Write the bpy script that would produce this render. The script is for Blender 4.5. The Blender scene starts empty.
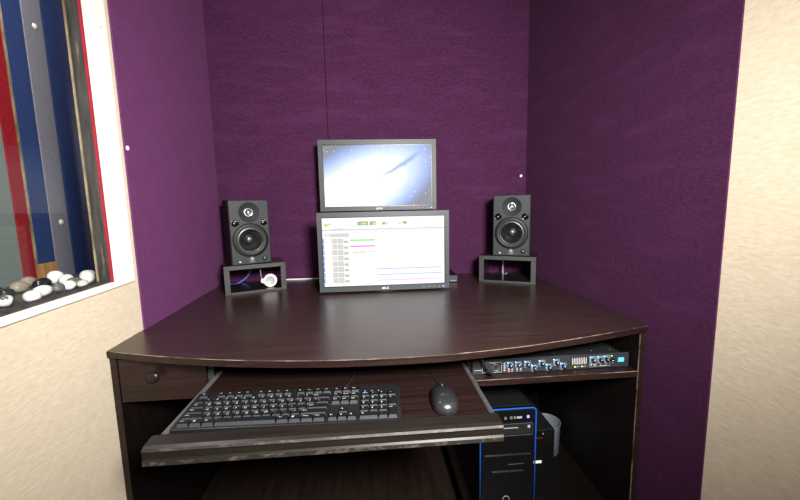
import bpy, bmesh, math, random
from mathutils import Matrix, Vector
from mathutils.geometry import tessellate_polygon
random.seed(7)
S = bpy.context.scene
COL = S.collection
PI = math.pi
def rad(a): return math.radians(a)

# ------------------------------------------------------------------ materials
def new_mat(name):
    m = bpy.data.materials.new(name); m.use_nodes = True
    nt = m.node_tree
    return m, nt, nt.nodes['Principled BSDF']
def plain(name, col, rough=0.5, metal=0.0, spec=0.5, emit=None, es=1.0, bump=0.0, bscale=200, coat=0.0):
    m, nt, b = new_mat(name)
    b.inputs['Base Color'].default_value = (*col, 1)
    b.inputs['Roughness'].default_value = rough
    b.inputs['Metallic'].default_value = metal
    b.inputs['Specular IOR Level'].default_value = spec
    b.inputs['Coat Weight'].default_value = coat
    if emit:
        b.inputs['Emission Color'].default_value = (*emit, 1)
        b.inputs['Emission Strength'].default_value = es
    tc = nt.nodes.new('ShaderNodeTexCoord')
    n = nt.nodes.new('ShaderNodeTexNoise'); n.inputs['Scale'].default_value = bscale
    nt.links.new(tc.outputs['Object'], n.inputs['Vector'])
    if bump:
        bp = nt.nodes.new('ShaderNodeBump'); bp.inputs['Strength'].default_value = bump
        bp.inputs['Distance'].default_value = 0.001
        nt.links.new(n.outputs['Fac'], bp.inputs['Height']); nt.links.new(bp.outputs['Normal'], b.inputs['Normal'])
    else:
        mr = nt.nodes.new('ShaderNodeMapRange')
        mr.inputs['To Min'].default_value = max(0.02, rough-0.04); mr.inputs['To Max'].default_value = min(1, rough+0.04)
        nt.links.new(n.outputs['Fac'], mr.inputs['Value']); nt.links.new(mr.outputs['Result'], b.inputs['Roughness'])
    return m
def noise_mix(name, c1, c2, scale3, rough, spec=0.5, detail=6, lo=0.35, hi=0.65, bump=0.0, bdist=0.002, sheen=0.0, sheen_tint=None, second=None, coat=0.0):
    """two colours mixed by stretched noise in object space"""
    m, nt, b = new_mat(name)
    tc = nt.nodes.new('ShaderNodeTexCoord'); mp = nt.nodes.new('ShaderNodeMapping')
    mp.inputs['Scale'].default_value = scale3
    nt.links.new(tc.outputs['Object'], mp.inputs['Vector'])
    n = nt.nodes.new('ShaderNodeTexNoise'); n.inputs['Scale'].default_value = 1.0; n.inputs['Detail'].default_value = detail
    n.inputs['Roughness'].default_value = 0.65
    nt.links.new(mp.outputs['Vector'], n.inputs['Vector'])
    r = nt.nodes.new('ShaderNodeValToRGB')
    r.color_ramp.elements[0].position = lo; r.color_ramp.elements[0].color = (*c1, 1)
    r.color_ramp.elements[1].position = hi; r.color_ramp.elements[1].color = (*c2, 1)
    nt.links.new(n.outputs['Fac'], r.inputs['Fac'])
    out = r.outputs['Color']
    if second:
        sc, lo2, hi2, c3 = second
        mp2 = nt.nodes.new('ShaderNodeMapping'); mp2.inputs['Scale'].default_value = sc
        nt.links.new(tc.outputs['Object'], mp2.inputs['Vector'])
        n2 = nt.nodes.new('ShaderNodeTexNoise'); n2.inputs['Scale'].default_value = 1.0; n2.inputs['Detail'].default_value = 4
        nt.links.new(mp2.outputs['Vector'], n2.inputs['Vector'])
        mr = nt.nodes.new('ShaderNodeMapRange'); mr.inputs['From Min'].default_value = lo2; mr.inputs['From Max'].default_value = hi2
        nt.links.new(n2.outputs['Fac'], mr.inputs['Value'])
        mx = nt.nodes.new('ShaderNodeMix'); mx.data_type = 'RGBA'
        nt.links.new(mr.outputs['Result'], mx.inputs['Factor']); nt.links.new(out, mx.inputs['A'])
        mx.inputs['B'].default_value = (*c3, 1)
        out = mx.outputs['Result']
    nt.links.new(out, b.inputs['Base Color'])
    b.inputs['Roughness'].default_value = rough
    b.inputs['Specular IOR Level'].default_value = spec
    b.inputs['Coat Weight'].default_value = coat
    if sheen:
        b.inputs['Sheen Weight'].default_value = sheen
        b.inputs['Sheen Roughness'].default_value = 0.4
        b.inputs['Sheen Tint'].default_value = (*(sheen_tint or (1, 1, 1)), 1)
    if bump:
        bp = nt.nodes.new('ShaderNodeBump'); bp.inputs['Strength'].default_value = bump; bp.inputs['Distance'].default_value = bdist
        nt.links.new(n.outputs['Fac'], bp.inputs['Height']); nt.links.new(bp.outputs['Normal'], b.inputs['Normal'])
    return m

M = {}
# woven purple cloth on the back and right walls (fine horizontal weave), lighter napped velvet on the left wall
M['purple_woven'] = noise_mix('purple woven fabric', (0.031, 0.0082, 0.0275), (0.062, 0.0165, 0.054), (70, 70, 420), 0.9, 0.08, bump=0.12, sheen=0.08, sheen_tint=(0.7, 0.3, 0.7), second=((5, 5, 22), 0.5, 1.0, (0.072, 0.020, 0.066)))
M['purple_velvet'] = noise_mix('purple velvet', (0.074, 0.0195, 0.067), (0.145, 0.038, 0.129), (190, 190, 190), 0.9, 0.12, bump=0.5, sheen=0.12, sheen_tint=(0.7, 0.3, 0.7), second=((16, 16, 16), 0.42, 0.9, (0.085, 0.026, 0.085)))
M['cream'] = noise_mix('cream wallpaper', (0.56, 0.48, 0.355), (0.66, 0.58, 0.45), (70, 40, 170), 0.75, 0.25, bump=0.3, second=((18, 9, 40), 0.5, 1.0, (0.56, 0.47, 0.34)))
M['white_trim'] = noise_mix('white painted trim', (0.78, 0.76, 0.70), (0.84, 0.82, 0.77), (60, 60, 90), 0.5, 0.4)
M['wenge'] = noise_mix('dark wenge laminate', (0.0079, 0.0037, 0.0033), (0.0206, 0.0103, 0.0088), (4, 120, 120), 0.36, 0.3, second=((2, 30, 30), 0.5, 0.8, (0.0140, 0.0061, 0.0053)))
M['wenge_shade'] = noise_mix('dark wenge laminate with painted shade', (0.0026, 0.0013, 0.0011), (0.0065, 0.0034, 0.0029), (120, 120, 5), 0.55, 0.2)  # wenge with upright grain, darkened to paint in the shade under the desk
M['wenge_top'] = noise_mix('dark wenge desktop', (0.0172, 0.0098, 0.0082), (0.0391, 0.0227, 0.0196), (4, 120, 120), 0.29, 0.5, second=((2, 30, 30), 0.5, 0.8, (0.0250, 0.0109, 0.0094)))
M['wear'] = noise_mix('worn laminate edge', (0.0320, 0.0176, 0.0144), (0.2720, 0.2160, 0.1600), (14, 14, 14), 0.5, 0.4, lo=0.4, hi=0.7)
M['ebony'] = noise_mix('black stand board', (0.010, 0.008, 0.008), (0.022, 0.017, 0.017), (6, 90, 90), 0.2, 0.5)
M['ebony_edge'] = noise_mix('grey brushed board edge', (0.0176, 0.0192, 0.0200), (0.0440, 0.0464, 0.0480), (40, 90, 300), 0.5, 0.3)
M['lipwood'] = noise_mix('worn black lip', (0.0072, 0.0058, 0.0047), (0.0135, 0.0112, 0.0090), (6, 90, 90), 0.36, 0.35, second=((22, 30, 30), 0.66, 0.8, (0.0338, 0.0261, 0.0203)))
M['lipwear'] = noise_mix('scuffed lip edge', (0.0176, 0.0144, 0.0120), (0.1280, 0.1040, 0.0840), (45, 90, 90), 0.5, 0.4, lo=0.5, hi=0.8)
M['black'] = plain('black plastic', (0.012, 0.012, 0.013), 0.4)
M['black_matte'] = plain('matte black plastic', (0.006, 0.006, 0.0065), 0.6, spec=0.2, bump=0.2, bscale=900)
M['black_gloss'] = plain('gloss black plastic', (0.0040, 0.0040, 0.0045), 0.15)
M['void'] = plain('dark hollow', (0.003, 0.003, 0.003), 0.8, spec=0.1)
M['bezel'] = plain('grey black monitor bezel', (0.040, 0.044, 0.051), 0.45, spec=0.3)
M['baffle'] = plain('charcoal speaker baffle', (0.0180, 0.0218, 0.0248), 0.55, spec=0.25, bump=0.1, bscale=900)
M['cone'] = plain('black speaker cone', (0.0070, 0.0070, 0.0077), 0.34)
M['rubber'] = plain('speaker rubber', (0.007, 0.007, 0.0075), 0.5, spec=0.25)
M['silver'] = plain('silver metal', (0.62, 0.62, 0.62), 0.28, metal=1.0)
M['steel'] = plain('steel rail', (0.24, 0.25, 0.26), 0.45, metal=0.7)
M['white'] = plain('white plastic', (0.82, 0.82, 0.80), 0.4)
M['grey'] = plain('grey plastic', (0.30, 0.31, 0.31), 0.45)
M['darkgrey'] = plain('dark grey plastic', (0.055, 0.058, 0.062), 0.45)
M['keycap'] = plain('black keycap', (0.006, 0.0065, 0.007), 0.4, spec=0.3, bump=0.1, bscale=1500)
M['keyface_sheen'] = plain('keycap front slope with painted sheen', (0.036, 0.039, 0.044), 0.28)  # lighter than the cap tops: flash sheen painted into the front slopes
M['kbase'] = plain('keyboard case', (0.0092, 0.0092, 0.0097), 0.35)
M['print'] = plain('white printing', (0.85, 0.85, 0.85), 0.5)
M['key_print'] = plain('key legend', (0.52, 0.53, 0.54), 0.5)
M['print_dim'] = plain('grey printing', (0.27, 0.28, 0.30), 0.5)
M['rackface'] = plain('dark blue grey faceplate', (0.020, 0.023, 0.030), 0.4)
M['chassis'] = plain('black steel chassis', (0.012, 0.013, 0.015), 0.5)
M['bluering'] = plain('light blue knob ring', (0.10, 0.36, 0.62), 0.35)
M['sticker'] = plain('light blue sticker', (0.10, 0.50, 0.78), 0.4)
M['led_yellow'] = plain('yellow lamp', (0.5, 0.5, 0.05), 0.4, emit=(0.75, 0.85, 0.1), es=1.2)
M['led_red'] = plain('red lamp', (0.6, 0.05, 0.02), 0.4, emit=(1.0, 0.12, 0.04), es=1.2)
M['led_blue'] = plain('blue lamp', (0.05, 0.1, 0.6), 0.4, emit=(0.12, 0.22, 1.0), es=3.0)
M['led_sky'] = plain('pale blue lamp', (0.1, 0.3, 0.6), 0.4, emit=(0.25, 0.5, 1.0), es=1.2)
M['blue_trim'] = plain('blue gloss trim', (0.010, 0.075, 0.36), 0.15, emit=(0.0, 0.10, 0.55), es=0.05)
M['blue_cable'] = plain('blue cable', (0.04, 0.06, 0.30), 0.45)
M['white_cable'] = plain('white cable', (0.72, 0.72, 0.72), 0.45)
M['black_cable'] = plain('black cable', (0.012, 0.012, 0.012), 0.45)
M['red'] = noise_mix('red painted edge', (0.22, 0.007, 0.018), (0.32, 0.014, 0.032), (30, 30, 30), 0.45)
M['frame_dark'] = noise_mix('weathered dark frame', (0.020, 0.019, 0.018), (0.055, 0.050, 0.045), (60, 60, 8), 0.4, second=((70, 70, 12), 0.66, 0.85, (0.22, 0.17, 0.11)))
M['gold'] = noise_mix('bare gold wood edge', (0.12, 0.085, 0.04), (0.42, 0.33, 0.2), (40, 40, 12), 0.5)
M['booth_blue'] = noise_mix('booth blue fabric', (0.018, 0.036, 0.125), (0.032, 0.062, 0.19), (120, 120, 120), 0.9, 0.1)
M['casing_reflection'] = noise_mix('painted casing reflection', (0.17, 0.17, 0.215), (0.25, 0.25, 0.30), (120, 120, 120), 0.9, 0.1)  # pale grey standing in for the casing mirrored in the glass
M['booth_green'] = noise_mix('booth grey green fabric', (0.16, 0.20, 0.19), (0.22, 0.26, 0.245), (120, 120, 120), 0.9, 0.1)
M['booth_red'] = noise_mix('booth red fabric', (0.20, 0.008, 0.014), (0.32, 0.014, 0.025), (120, 120, 60), 0.8, 0.1)
M['booth_wall'] = noise_mix('booth wall', (0.010, 0.016, 0.045), (0.016, 0.024, 0.065), (30, 30, 30), 0.9, 0.1)
M['oak'] = noise_mix('orange brown wood', (0.30, 0.15, 0.055), (0.48, 0.27, 0.11), (60, 60, 6), 0.5)
M['floor'] = noise_mix('dark brown floor', (0.0096, 0.0056, 0.0040), (0.0200, 0.0120, 0.0088), (40, 5, 40), 0.45)
M['ceiling'] = noise_mix('pale ceiling', (0.45, 0.43, 0.40), (0.50, 0.48, 0.45), (30, 30, 30), 0.9)
M['scr_white'] = plain('screen white', (0.004, 0.004, 0.004), 0.5, spec=0.1, emit=(1.0, 1.0, 1.0), es=1.12)
def scr(name, c): return plain('screen ' + name, (0.004, 0.004, 0.004), 0.5, spec=0.1, emit=c, es=1.0)
M['scr_grey'] = scr('grey', (0.70, 0.70, 0.68)); M['scr_lgrey'] = scr('light grey', (0.84, 0.84, 0.83))
M['scr_line'] = scr('rule', (0.50, 0.48, 0.52)); M['scr_green'] = scr('green', (0.30, 0.92, 0.26))
M['scr_magenta'] = scr('magenta', (0.78, 0.28, 0.88)); M['scr_red'] = scr('red', (0.95, 0.38, 0.38))
M['scr_blue'] = scr('blue', (0.30, 0.58, 0.92)); M['scr_pink'] = scr('pink', (0.88, 0.52, 0.90))
M['scr_olive'] = scr('olive', (0.36, 0.50, 0.30)); M['scr_yg'] = scr('yellow green', (0.66, 0.85, 0.25))
M['scr_cyan'] = scr('pale cyan', (0.78, 0.95, 0.98)); M['scr_lilac'] = scr('lilac', (0.72, 0.62, 0.90)); M['scr_indigo'] = scr('indigo', (0.35, 0.42, 0.95))
M['scr_black'] = plain('screen dark rim', (0.004, 0.004, 0.005), 0.3)

def glass_mat(name, tint, refl):
    m = bpy.data.materials.new(name); m.use_nodes = True
    nt = m.node_tree; nt.nodes.clear()
    o = nt.nodes.new('ShaderNodeOutputMaterial'); t = nt.nodes.new('ShaderNodeBsdfTransparent'); g = nt.nodes.new('ShaderNodeBsdfGlossy')
    t.inputs['Color'].default_value = (*tint, 1); g.inputs['Roughness'].default_value = 0.02
    lw = nt.nodes.new('ShaderNodeLayerWeight')          # Schlick reflectance, the same from both sides of the pane
    pw = nt.nodes.new('ShaderNodeMath'); pw.operation = 'POWER'; pw.inputs[1].default_value = 5.0
    fr = nt.nodes.new('ShaderNodeMath'); fr.operation = 'MULTIPLY_ADD'; fr.inputs[1].default_value = 0.45; fr.inputs[2].default_value = refl
    nt.links.new(lw.outputs['Facing'], pw.inputs[0]); nt.links.new(pw.outputs[0], fr.inputs[0])
    mx = nt.nodes.new('ShaderNodeMixShader')
    nt.links.new(fr.outputs[0], mx.inputs['Fac']); nt.links.new(t.outputs['BSDF'], mx.inputs[1]); nt.links.new(g.outputs['BSDF'], mx.inputs[2])
    nt.links.new(mx.outputs['Shader'], o.inputs['Surface'])
    return m
M['glass'] = glass_mat('window glass', (0.96, 0.97, 0.97), 0.012)
def tub_mat():
    m = bpy.data.materials.new('cloudy plastic'); m.use_nodes = True
    nt = m.node_tree; b = nt.nodes['Principled BSDF']
    b.inputs['Base Color'].default_value = (0.26, 0.30, 0.36, 1); b.inputs['Roughness'].default_value = 0.25
    b.inputs['Alpha'].default_value = 0.33
    return m
M['tub'] = tub_mat()

def wallpaper_mat(w, h):
    """generic night-sky glow on a lit screen: band of light, stars, grey corners"""
    m = bpy.data.materials.new('screen night sky'); m.use_nodes = True
    nt = m.node_tree; b = nt.nodes['Principled BSDF']; L = nt.links.new
    b.inputs['Base Color'].default_value = (0.004, 0.004, 0.004, 1); b.inputs['Roughness'].default_value = 0.5; b.inputs['Specular IOR Level'].default_value = 0.1
    tc = nt.nodes.new('ShaderNodeTexCoord'); sp = nt.nodes.new('ShaderNodeSeparateXYZ'); L(tc.outputs['Object'], sp.inputs['Vector'])
    def math_(op, a, c=None, d=None):
        n = nt.nodes.new('ShaderNodeMath'); n.operation = op
        for i, v in enumerate((a, c, d)):
            if v is None: continue
            if isinstance(v, (int, float)): n.inputs[i].default_value = v
            else: L(v, n.inputs[i])
        return n.outputs[0]
    u = math_('DIVIDE', sp.outputs['X'], w); v = math_('DIVIDE', sp.outputs['Z'], h)      # -.5 .. .5
    # main glow, lower left to upper middle
    ca, sa = math.cos(rad(27)), math.sin(rad(27))
    dx = math_('ADD', u, 0.20); dy = math_('MULTIPLY', math_('ADD', v, 0.22), 0.56)
    al = math_('ADD', math_('MULTIPLY', dx, ca), math_('MULTIPLY', dy, sa))
    ac = math_('SUBTRACT', math_('MULTIPLY', dy, ca), math_('MULTIPLY', dx, sa))
    d2 = math_('ADD', math_('POWER', math_('ABSOLUTE', math_('DIVIDE', al, 0.60)), 2.0), math_('POWER', math_('ABSOLUTE', math_('DIVIDE', ac, 0.28)), 2.0))
    nz = nt.nodes.new('ShaderNodeTexNoise'); nz.inputs['Scale'].default_value = 14; nz.inputs['Detail'].default_value = 5; L(tc.outputs['Object'], nz.inputs['Vector'])
    d2 = math_('ADD', d2, math_('MULTIPLY', math_('SUBTRACT', nz.outputs['Fac'], 0.5), 0.22))
    r = nt.nodes.new('ShaderNodeValToRGB'); cr = r.color_ramp
    cr.elements[0].position = 0.0; cr.elements[0].color = (1.25, 1.25, 1.28, 1)
    cr.elements[1].position = 1.0; cr.elements[1].color = (0.24, 0.245, 0.29, 1)
    for p, c in ((0.18, (1.15, 1.15, 1.2)), (0.35, (0.66, 0.79, 1.05)), (0.60, (0.38, 0.50, 0.86)), (0.82, (0.26, 0.32, 0.52))):
        e = cr.elements.new(p); e.color = (*c, 1)
    L(math_('DIVIDE', d2, 2.2), r.inputs['Fac'])
    # dark dust lane, upper right
    c2, s2 = math.cos(rad(31)), math.sin(rad(31))
    ex = math_('SUBTRACT', u, 0.20); ey = math_('MULTIPLY', math_('SUBTRACT', v, 0.16), 0.56)
    bl = math_('ADD', math_('MULTIPLY', ex, c2), math_('MULTIPLY', ey, s2)); bc = math_('SUBTRACT', math_('MULTIPLY', ey, c2), math_('MULTIPLY', ex, s2))
    bc = math_('ADD', bc, math_('MULTIPLY', math_('SUBTRACT', nz.outputs['Fac'], 0.5), 0.05))
    lane = math_('MULTIPLY', math_('SUBTRACT', 1.0, math_('MINIMUM', 1.0, math_('ABSOLUTE', math_('DIVIDE', bc, 0.030)))),
                 math_('SUBTRACT', 1.0, math_('MINIMUM', 1.0, math_('POWER', math_('ABSOLUTE', math_('DIVIDE', bl, 0.26)), 3.0))))
    mx = nt.nodes.new('ShaderNodeMix'); mx.data_type = 'RGBA'
    L(math_('MULTIPLY', lane, 0.85), mx.inputs['Factor']); L(r.outputs['Color'], mx.inputs['A']); mx.inputs['B'].default_value = (0.22, 0.30, 0.50, 1)
    vo = nt.nodes.new('ShaderNodeTexVoronoi'); vo.inputs['Scale'].default_value = 42; L(tc.outputs['Object'], vo.inputs['Vector'])
    star = math_('LESS_THAN', vo.outputs['Distance'], 0.12)
    ad = nt.nodes.new('ShaderNodeMix'); ad.data_type = 'RGBA'
    L(math_('MULTIPLY', star, 0.7), ad.inputs['Factor']); L(mx.outputs['Result'], ad.inputs['A']); ad.inputs['B'].default_value = (1, 1, 1, 1)
    L(ad.outputs['Result'], b.inputs['Emission Color']); b.inputs['Emission Strength'].default_value = 1.15
    return m

# ------------------------------------------------------------------ mesh helpers
class MB:
    def __init__(s): s.v, s.f, s.mi, s.sm, s.mats = [], [], [], [], []
    def _m(s, mat):
        if mat not in s.mats: s.mats.append(mat)
        return s.mats.index(mat)
    def add(s, vs, fs, mat, smooth=False, X=None):
        k = len(s.v); i = s._m(mat)
        for p in vs:
            p = Vector(p); s.v.append(X @ p if X else p)
        for f in fs: s.f.append([a + k for a in f]); s.mi.append(i); s.sm.append(smooth)
    def box(s, x0, x1, y0, y1, z0, z1, mat, X=None, front=None):
        vs = [(x, y, z) for z in (z0, z1) for y in (y0, y1) for x in (x0, x1)]
        fs = [(0, 2, 3, 1), (4, 5, 7, 6), (1, 3, 7, 5), (0, 4, 6, 2), (2, 6, 7, 3)]
        s.add(vs, fs, mat, X=X); s.add(vs, [(0, 1, 5, 4)], front or mat, X=X)
    def prism(s, pts, z0, z1, mat, side=None, X=None):
        n = len(pts)
        vs = [(x, y, z0) for x, y in pts] + [(x, y, z1) for x, y in pts]
        s.add(vs, [list(range(n))[::-1], list(range(n, 2*n))], mat, X=X)
        s.add(vs, [(i, (i+1) % n, n+(i+1) % n, n+i) for i in range(n)], side or mat, X=X)
    def lathe(s, prof, mat, X=None, seg=32, smooth=True, cap=False):
        """prof: (radius, height along local z)"""
        vs, fs = [], []
        for r, z in prof:
            for k in range(seg):
                a = 2*PI*k/seg; vs.append((r*math.cos(a), r*math.sin(a), z))
        for j in range(len(prof)-1):
            for k in range(seg):
                k2 = (k+1) % seg; fs.append((j*seg+k, j*seg+k2, (j+1)*seg+k2, (j+1)*seg+k))
        s.add(vs, fs, mat, smooth, X)
        for j, up in ((0, False), (len(prof)-1, True)):
            if cap and prof[j][0] > 1e-6:
                ring = [vs[j*seg+k] for k in range(seg)]
                s.add(ring, [list(range(seg)) if up else list(range(seg))[::-1]], mat, False, X)
    def tube(s, pts, r, mat, seg=10, X=None, sub=6):
        P = [Vector(p) for p in pts]
        if len(P) > 2 and sub > 1: P = spline(P, sub)
        vs, fs = [], []
        n = None
        for i, p in enumerate(P):
            t = (P[min(i+1, len(P)-1)] - P[max(i-1, 0)]).normalized()
            if n is None: n = t.orthogonal().normalized()
            n = (n - t*n.dot(t)).normalized(); b = t.cross(n)
            for k in range(seg):
                a = 2*PI*k/seg; vs.append(p + n*r*math.cos(a) + b*r*math.sin(a))
        for i in range(len(P)-1):
            for k in range(seg):
                k2 = (k+1) % seg; fs.append((i*seg+k, i*seg+k2, (i+1)*seg+k2, (i+1)*seg+k))
        s.add(vs, fs, mat, True, X)
        s.add(vs[:seg], [list(range(seg))[::-1]], mat, False, X); s.add(vs[-seg:], [list(range(seg))], mat, False, X)
    def plate_with_holes(s, outline, holes, mat, X, seg=40):
        """flat plate in local XY with round holes (x, y, r)"""
        loops = [[Vector((x, y, 0)) for x, y in outline]]
        for hx, hy, hr in holes: loops.append([Vector((hx+hr*math.cos(2*PI*k/seg), hy+hr*math.sin(2*PI*k/seg), 0)) for k in range(seg)][::-1])
        tris = tessellate_polygon(loops)
        s.add([p for l in loops for p in l], [list(t) for t in tris], mat, False, X)
    def text(s, string, size, mat, X, align='CENTER', depth=0.0):
        vs, fs = text_geo(string, align)
        s.add([(x*size, y*size, 0) for x, y in vs], fs, mat, False, X)
    def build(s, name, parent=None, loc=None, rot=None, bevel=0.0, seg=2, sub=0):
        me = bpy.data.meshes.new(name)
        me.from_pydata([tuple(v) for v in s.v], [], s.f)
        for m in s.mats: me.materials.append(M[m] if isinstance(m, str) else m)
        for p, i, sm in zip(me.polygons, s.mi, s.sm): p.material_index = i; p.use_smooth = sm
        me.update()
        bm = bmesh.new(); bm.from_mesh(me); bmesh.ops.remove_doubles(bm, verts=bm.verts[:], dist=1e-6); bm.to_mesh(me); bm.free()
        o = bpy.data.objects.new(name, me); COL.objects.link(o)
        if parent: o.parent = parent
        if loc: o.location = loc
        if rot: o.rotation_euler = rot
        if bevel:
            b = o.modifiers.new('bevel', 'BEVEL'); b.width = bevel; b.segments = seg; b.limit_method = 'ANGLE'; b.angle_limit = rad(40)
        if sub:
            q = o.modifiers.new('sub', 'SUBSURF'); q.levels = sub; q.render_levels = sub
        return o
TEXT = {}
def text_geo(string, align):
    if (string, align) in TEXT: return TEXT[(string, align)]
    cu = bpy.data.curves.new('lettering', 'FONT'); cu.body = string; cu.align_x = align; cu.align_y = 'CENTER'; cu.resolution_u = 2
    ob = bpy.data.objects.new('lettering', cu); COL.objects.link(ob)
    dg = bpy.context.evaluated_depsgraph_get(); me = ob.evaluated_get(dg).to_mesh()
    r = ([(v.co.x, v.co.y) for v in me.vertices], [list(p.vertices) for p in me.polygons])
    ob.evaluated_get(dg).to_mesh_clear()
    bpy.data.objects.remove(ob); bpy.data.curves.remove(cu)
    TEXT[(string, align)] = r
    return r
def spline(P, sub):
    out = []
    for i in range(len(P)-1):
        p0, p1, p2, p3 = P[max(i-1, 0)], P[i], P[i+1], P[min(i+2, len(P)-1)]
        for k in range(sub):
            t = k/sub
            out.append(0.5*((2*p1)+(p2-p0)*t+(2*p0-5*p1+4*p2-p3)*t*t+(3*p1-p0-3*p2+p3)*t**3))
    out.append(P[-1]); return out
def T(x, y, z): return Matrix.Translation((x, y, z))
def FACE(x, y, z):           # local XY plane -> upright plane facing -Y (text and dials on fronts)
    return T(x, y, z) @ Matrix.Rotation(rad(90), 4, 'X')
def tag(o, label, cat, group=None):
    o['label'] = label; o['category'] = cat
    if group: o['group'] = group
    return o
def thing(name, label, cat, loc, rz=0.0, group=None):
    o = bpy.data.objects.new(name, None); COL.objects.link(o); o.empty_display_size = 0.05
    o.location = loc; o.rotation_euler = (0, 0, rz)
    return tag(o, label, cat, group)
def struct(o): o['kind'] = 'structure'; return o

# ------------------------------------------------------------------ room shell
LROT = math.atan(0.045)                       # the left wall leans slightly off square
LLOC = (-0.712, 1.0, 0.0)
RX = 0.81; BY = 1.88; CZ = 2.7; Y0 = -1.6
def lwx(y): return -0.712 - 0.045*(y-1.0)
# wall coordinates on the left wall: local x = out of the wall into the booth is negative, y = along, z = up
WO_Y0, WO_Y1, WO_Z0, WO_Z1 = -0.78, 0.039, 0.926, 2.05   # window opening (local y)
b = MB()
b.box(-0.024, 0, Y0-1.0, WO_Y0, 0, CZ, 'cream'); b.box(-0.024, 0, WO_Y1, 0.93, 0, CZ, 'cream')
b.box(-0.024, 0, WO_Y0, WO_Y1, 0, WO_Z0, 'cream'); b.box(-0.024, 0, WO_Y0, WO_Y1, WO_Z1, CZ, 'cream')
struct(b.build('wall_left', loc=LLOC, rot=(0, 0, LROT)))
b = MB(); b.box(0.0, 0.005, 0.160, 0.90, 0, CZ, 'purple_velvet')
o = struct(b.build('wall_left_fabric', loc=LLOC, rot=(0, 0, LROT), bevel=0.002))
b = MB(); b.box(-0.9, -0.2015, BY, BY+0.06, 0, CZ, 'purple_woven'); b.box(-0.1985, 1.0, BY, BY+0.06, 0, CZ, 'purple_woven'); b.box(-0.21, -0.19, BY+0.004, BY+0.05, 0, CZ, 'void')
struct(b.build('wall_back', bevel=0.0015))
b = MB(); b.box(RX+0.006, RX+0.07, Y0, BY+0.06, 0, CZ, 'cream')
struct(b.build('wall_right'))
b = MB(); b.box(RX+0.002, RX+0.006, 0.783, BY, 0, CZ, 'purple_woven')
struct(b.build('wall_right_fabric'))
b = MB(); b.box(-0.75, RX+0.07, Y0-0.06, Y0, 0, CZ, 'cream'); struct(b.build('wall_front'))
b = MB(); b.box(-0.9, 1.0, Y0-0.06, BY+0.06, -0.05, 0, 'floor'); struct(b.build('floor'))
b = MB(); b.box(-0.9, 1.0, Y0-0.06, BY+0.06, CZ, CZ+0.05, 'ceiling'); struct(b.build('ceiling'))

# window: white casing, red edge, dark inner frame, glass, booth ledge
b = MB()
def wframe(b, y0, y1, z0, z1, t, tb, x0, x1, mat):   # rectangular ring: t = stile width outside the opening, tb = bottom
    b.box(x0, x1, y1, y1+t, z0-tb, z1+t, mat); b.box(x0, x1, y0-t, y0, z0-tb, z1+t, mat)
    b.box(x0, x1, y0, y1, z0-tb, z0, mat); b.box(x0, x1, y0, y1, z1, z1+t, mat)
wframe(b, WO_Y0, WO_Y1, WO_Z0, WO_Z1, 0.095, 0.016, 0.0, 0.008, 'white_trim')
struct(b.build('trim_1', loc=LLOC, rot=(0, 0, LROT), bevel=0.002))
win = bpy.data.objects.new('window_1', None); COL.objects.link(win); struct(win); win.location = LLOC; win.rotation_euler = (0, 0, LROT)
b = MB(); i = 0.004
b.box(0.0025, 0.0085, WO_Y1-i, WO_Y1, WO_Z0, WO_Z1, 'red'); b.box(0.0025, 0.0085, WO_Y0, WO_Y0+i, WO_Z0, WO_Z1, 'red')
b.box(0.0025, 0.0085, WO_Y0+i, WO_Y1-i, WO_Z1-i, WO_Z1, 'red')
b.build('red_edge', win)['label'] = 'red painted edge strip'
b = MB()
b.box(-0.024, 0.0025, WO_Y1-0.008, WO_Y1, WO_Z0, WO_Z1, 'frame_dark'); b.box(-0.024, 0.0025, WO_Y0, WO_Y0+0.008, WO_Z0, WO_Z1, 'frame_dark')
b.box(-0.024, 0.0025, WO_Y0+0.008, WO_Y1-0.008, WO_Z1-0.008, WO_Z1, 'frame_dark'); b.box(-0.024, 0.0, WO_Y0+0.004, WO_Y1-0.004, WO_Z0-0.002, WO_Z0+0.006, 'frame_dark')
b.build('window_frame', win, bevel=0.001)['label'] = 'weathered dark window frame'
b = MB(); b.box(-0.0285, -0.0241, WO_Y1-0.010, WO_Y1+0.01, WO_Z0, WO_Z1, 'gold'); b.build('bare_wood_edge', win)
b = MB(); b.box(-0.020, -0.017, WO_Y0+0.008, WO_Y1-0.008, WO_Z0+0.006, WO_Z1-0.008, 'glass'); b.build('window_pane', win)
LEDGE = 0.911
b = MB(); b.box(-0.32, -0.0241, WO_Y0-0.1, 0.30, LEDGE-0.03, LEDGE, 'frame_dark'); struct(b.build('trim_2', loc=LLOC, rot=(0, 0, LROT)))

# the booth seen through the window
b = MB(); b.box(-1.62, -1.56, -1.0, 3.6, 0, CZ, 'booth_wall'); struct(b.build('wall_booth_side'))
b = MB(); b.box(-1.62, -0.80, 3.6, 3.66, 0, CZ, 'booth_wall'); struct(b.build('wall_booth_back'))
b = MB(); b.box(-1.62, -0.80, -1.06, -1.0, 0, CZ, 'booth_wall'); struct(b.build('wall_booth_front'))
b = MB(); b.box(-1.62, -0.78, -1.06, 3.66, -0.05, 0, 'floor'); struct(b.build('floor_booth'))
b = MB(); b.box(-1.62, -0.78, -1.06, 3.66, CZ, CZ+0.05, 'ceiling'); struct(b.build('ceiling_booth'))
def panel(name, y0, y1, mat, label, x=-1.5, t=0.058, z0=0.02):
    b = MB(); b.box(x-t, x, y0, y1, z0, 2.5, mat)
    return tag(b.build(name, bevel=0.004), label, 'panel', 'fabric panels behind the window')
panel('booth_panel', 1.40, 1.672, 'booth_green', 'grey-green fabric panel behind the window glass, left of the red panel')
panel('booth_panel', 1.674, 1.735, 'booth_red', 'narrow dark red fabric panel behind the window glass')
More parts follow.
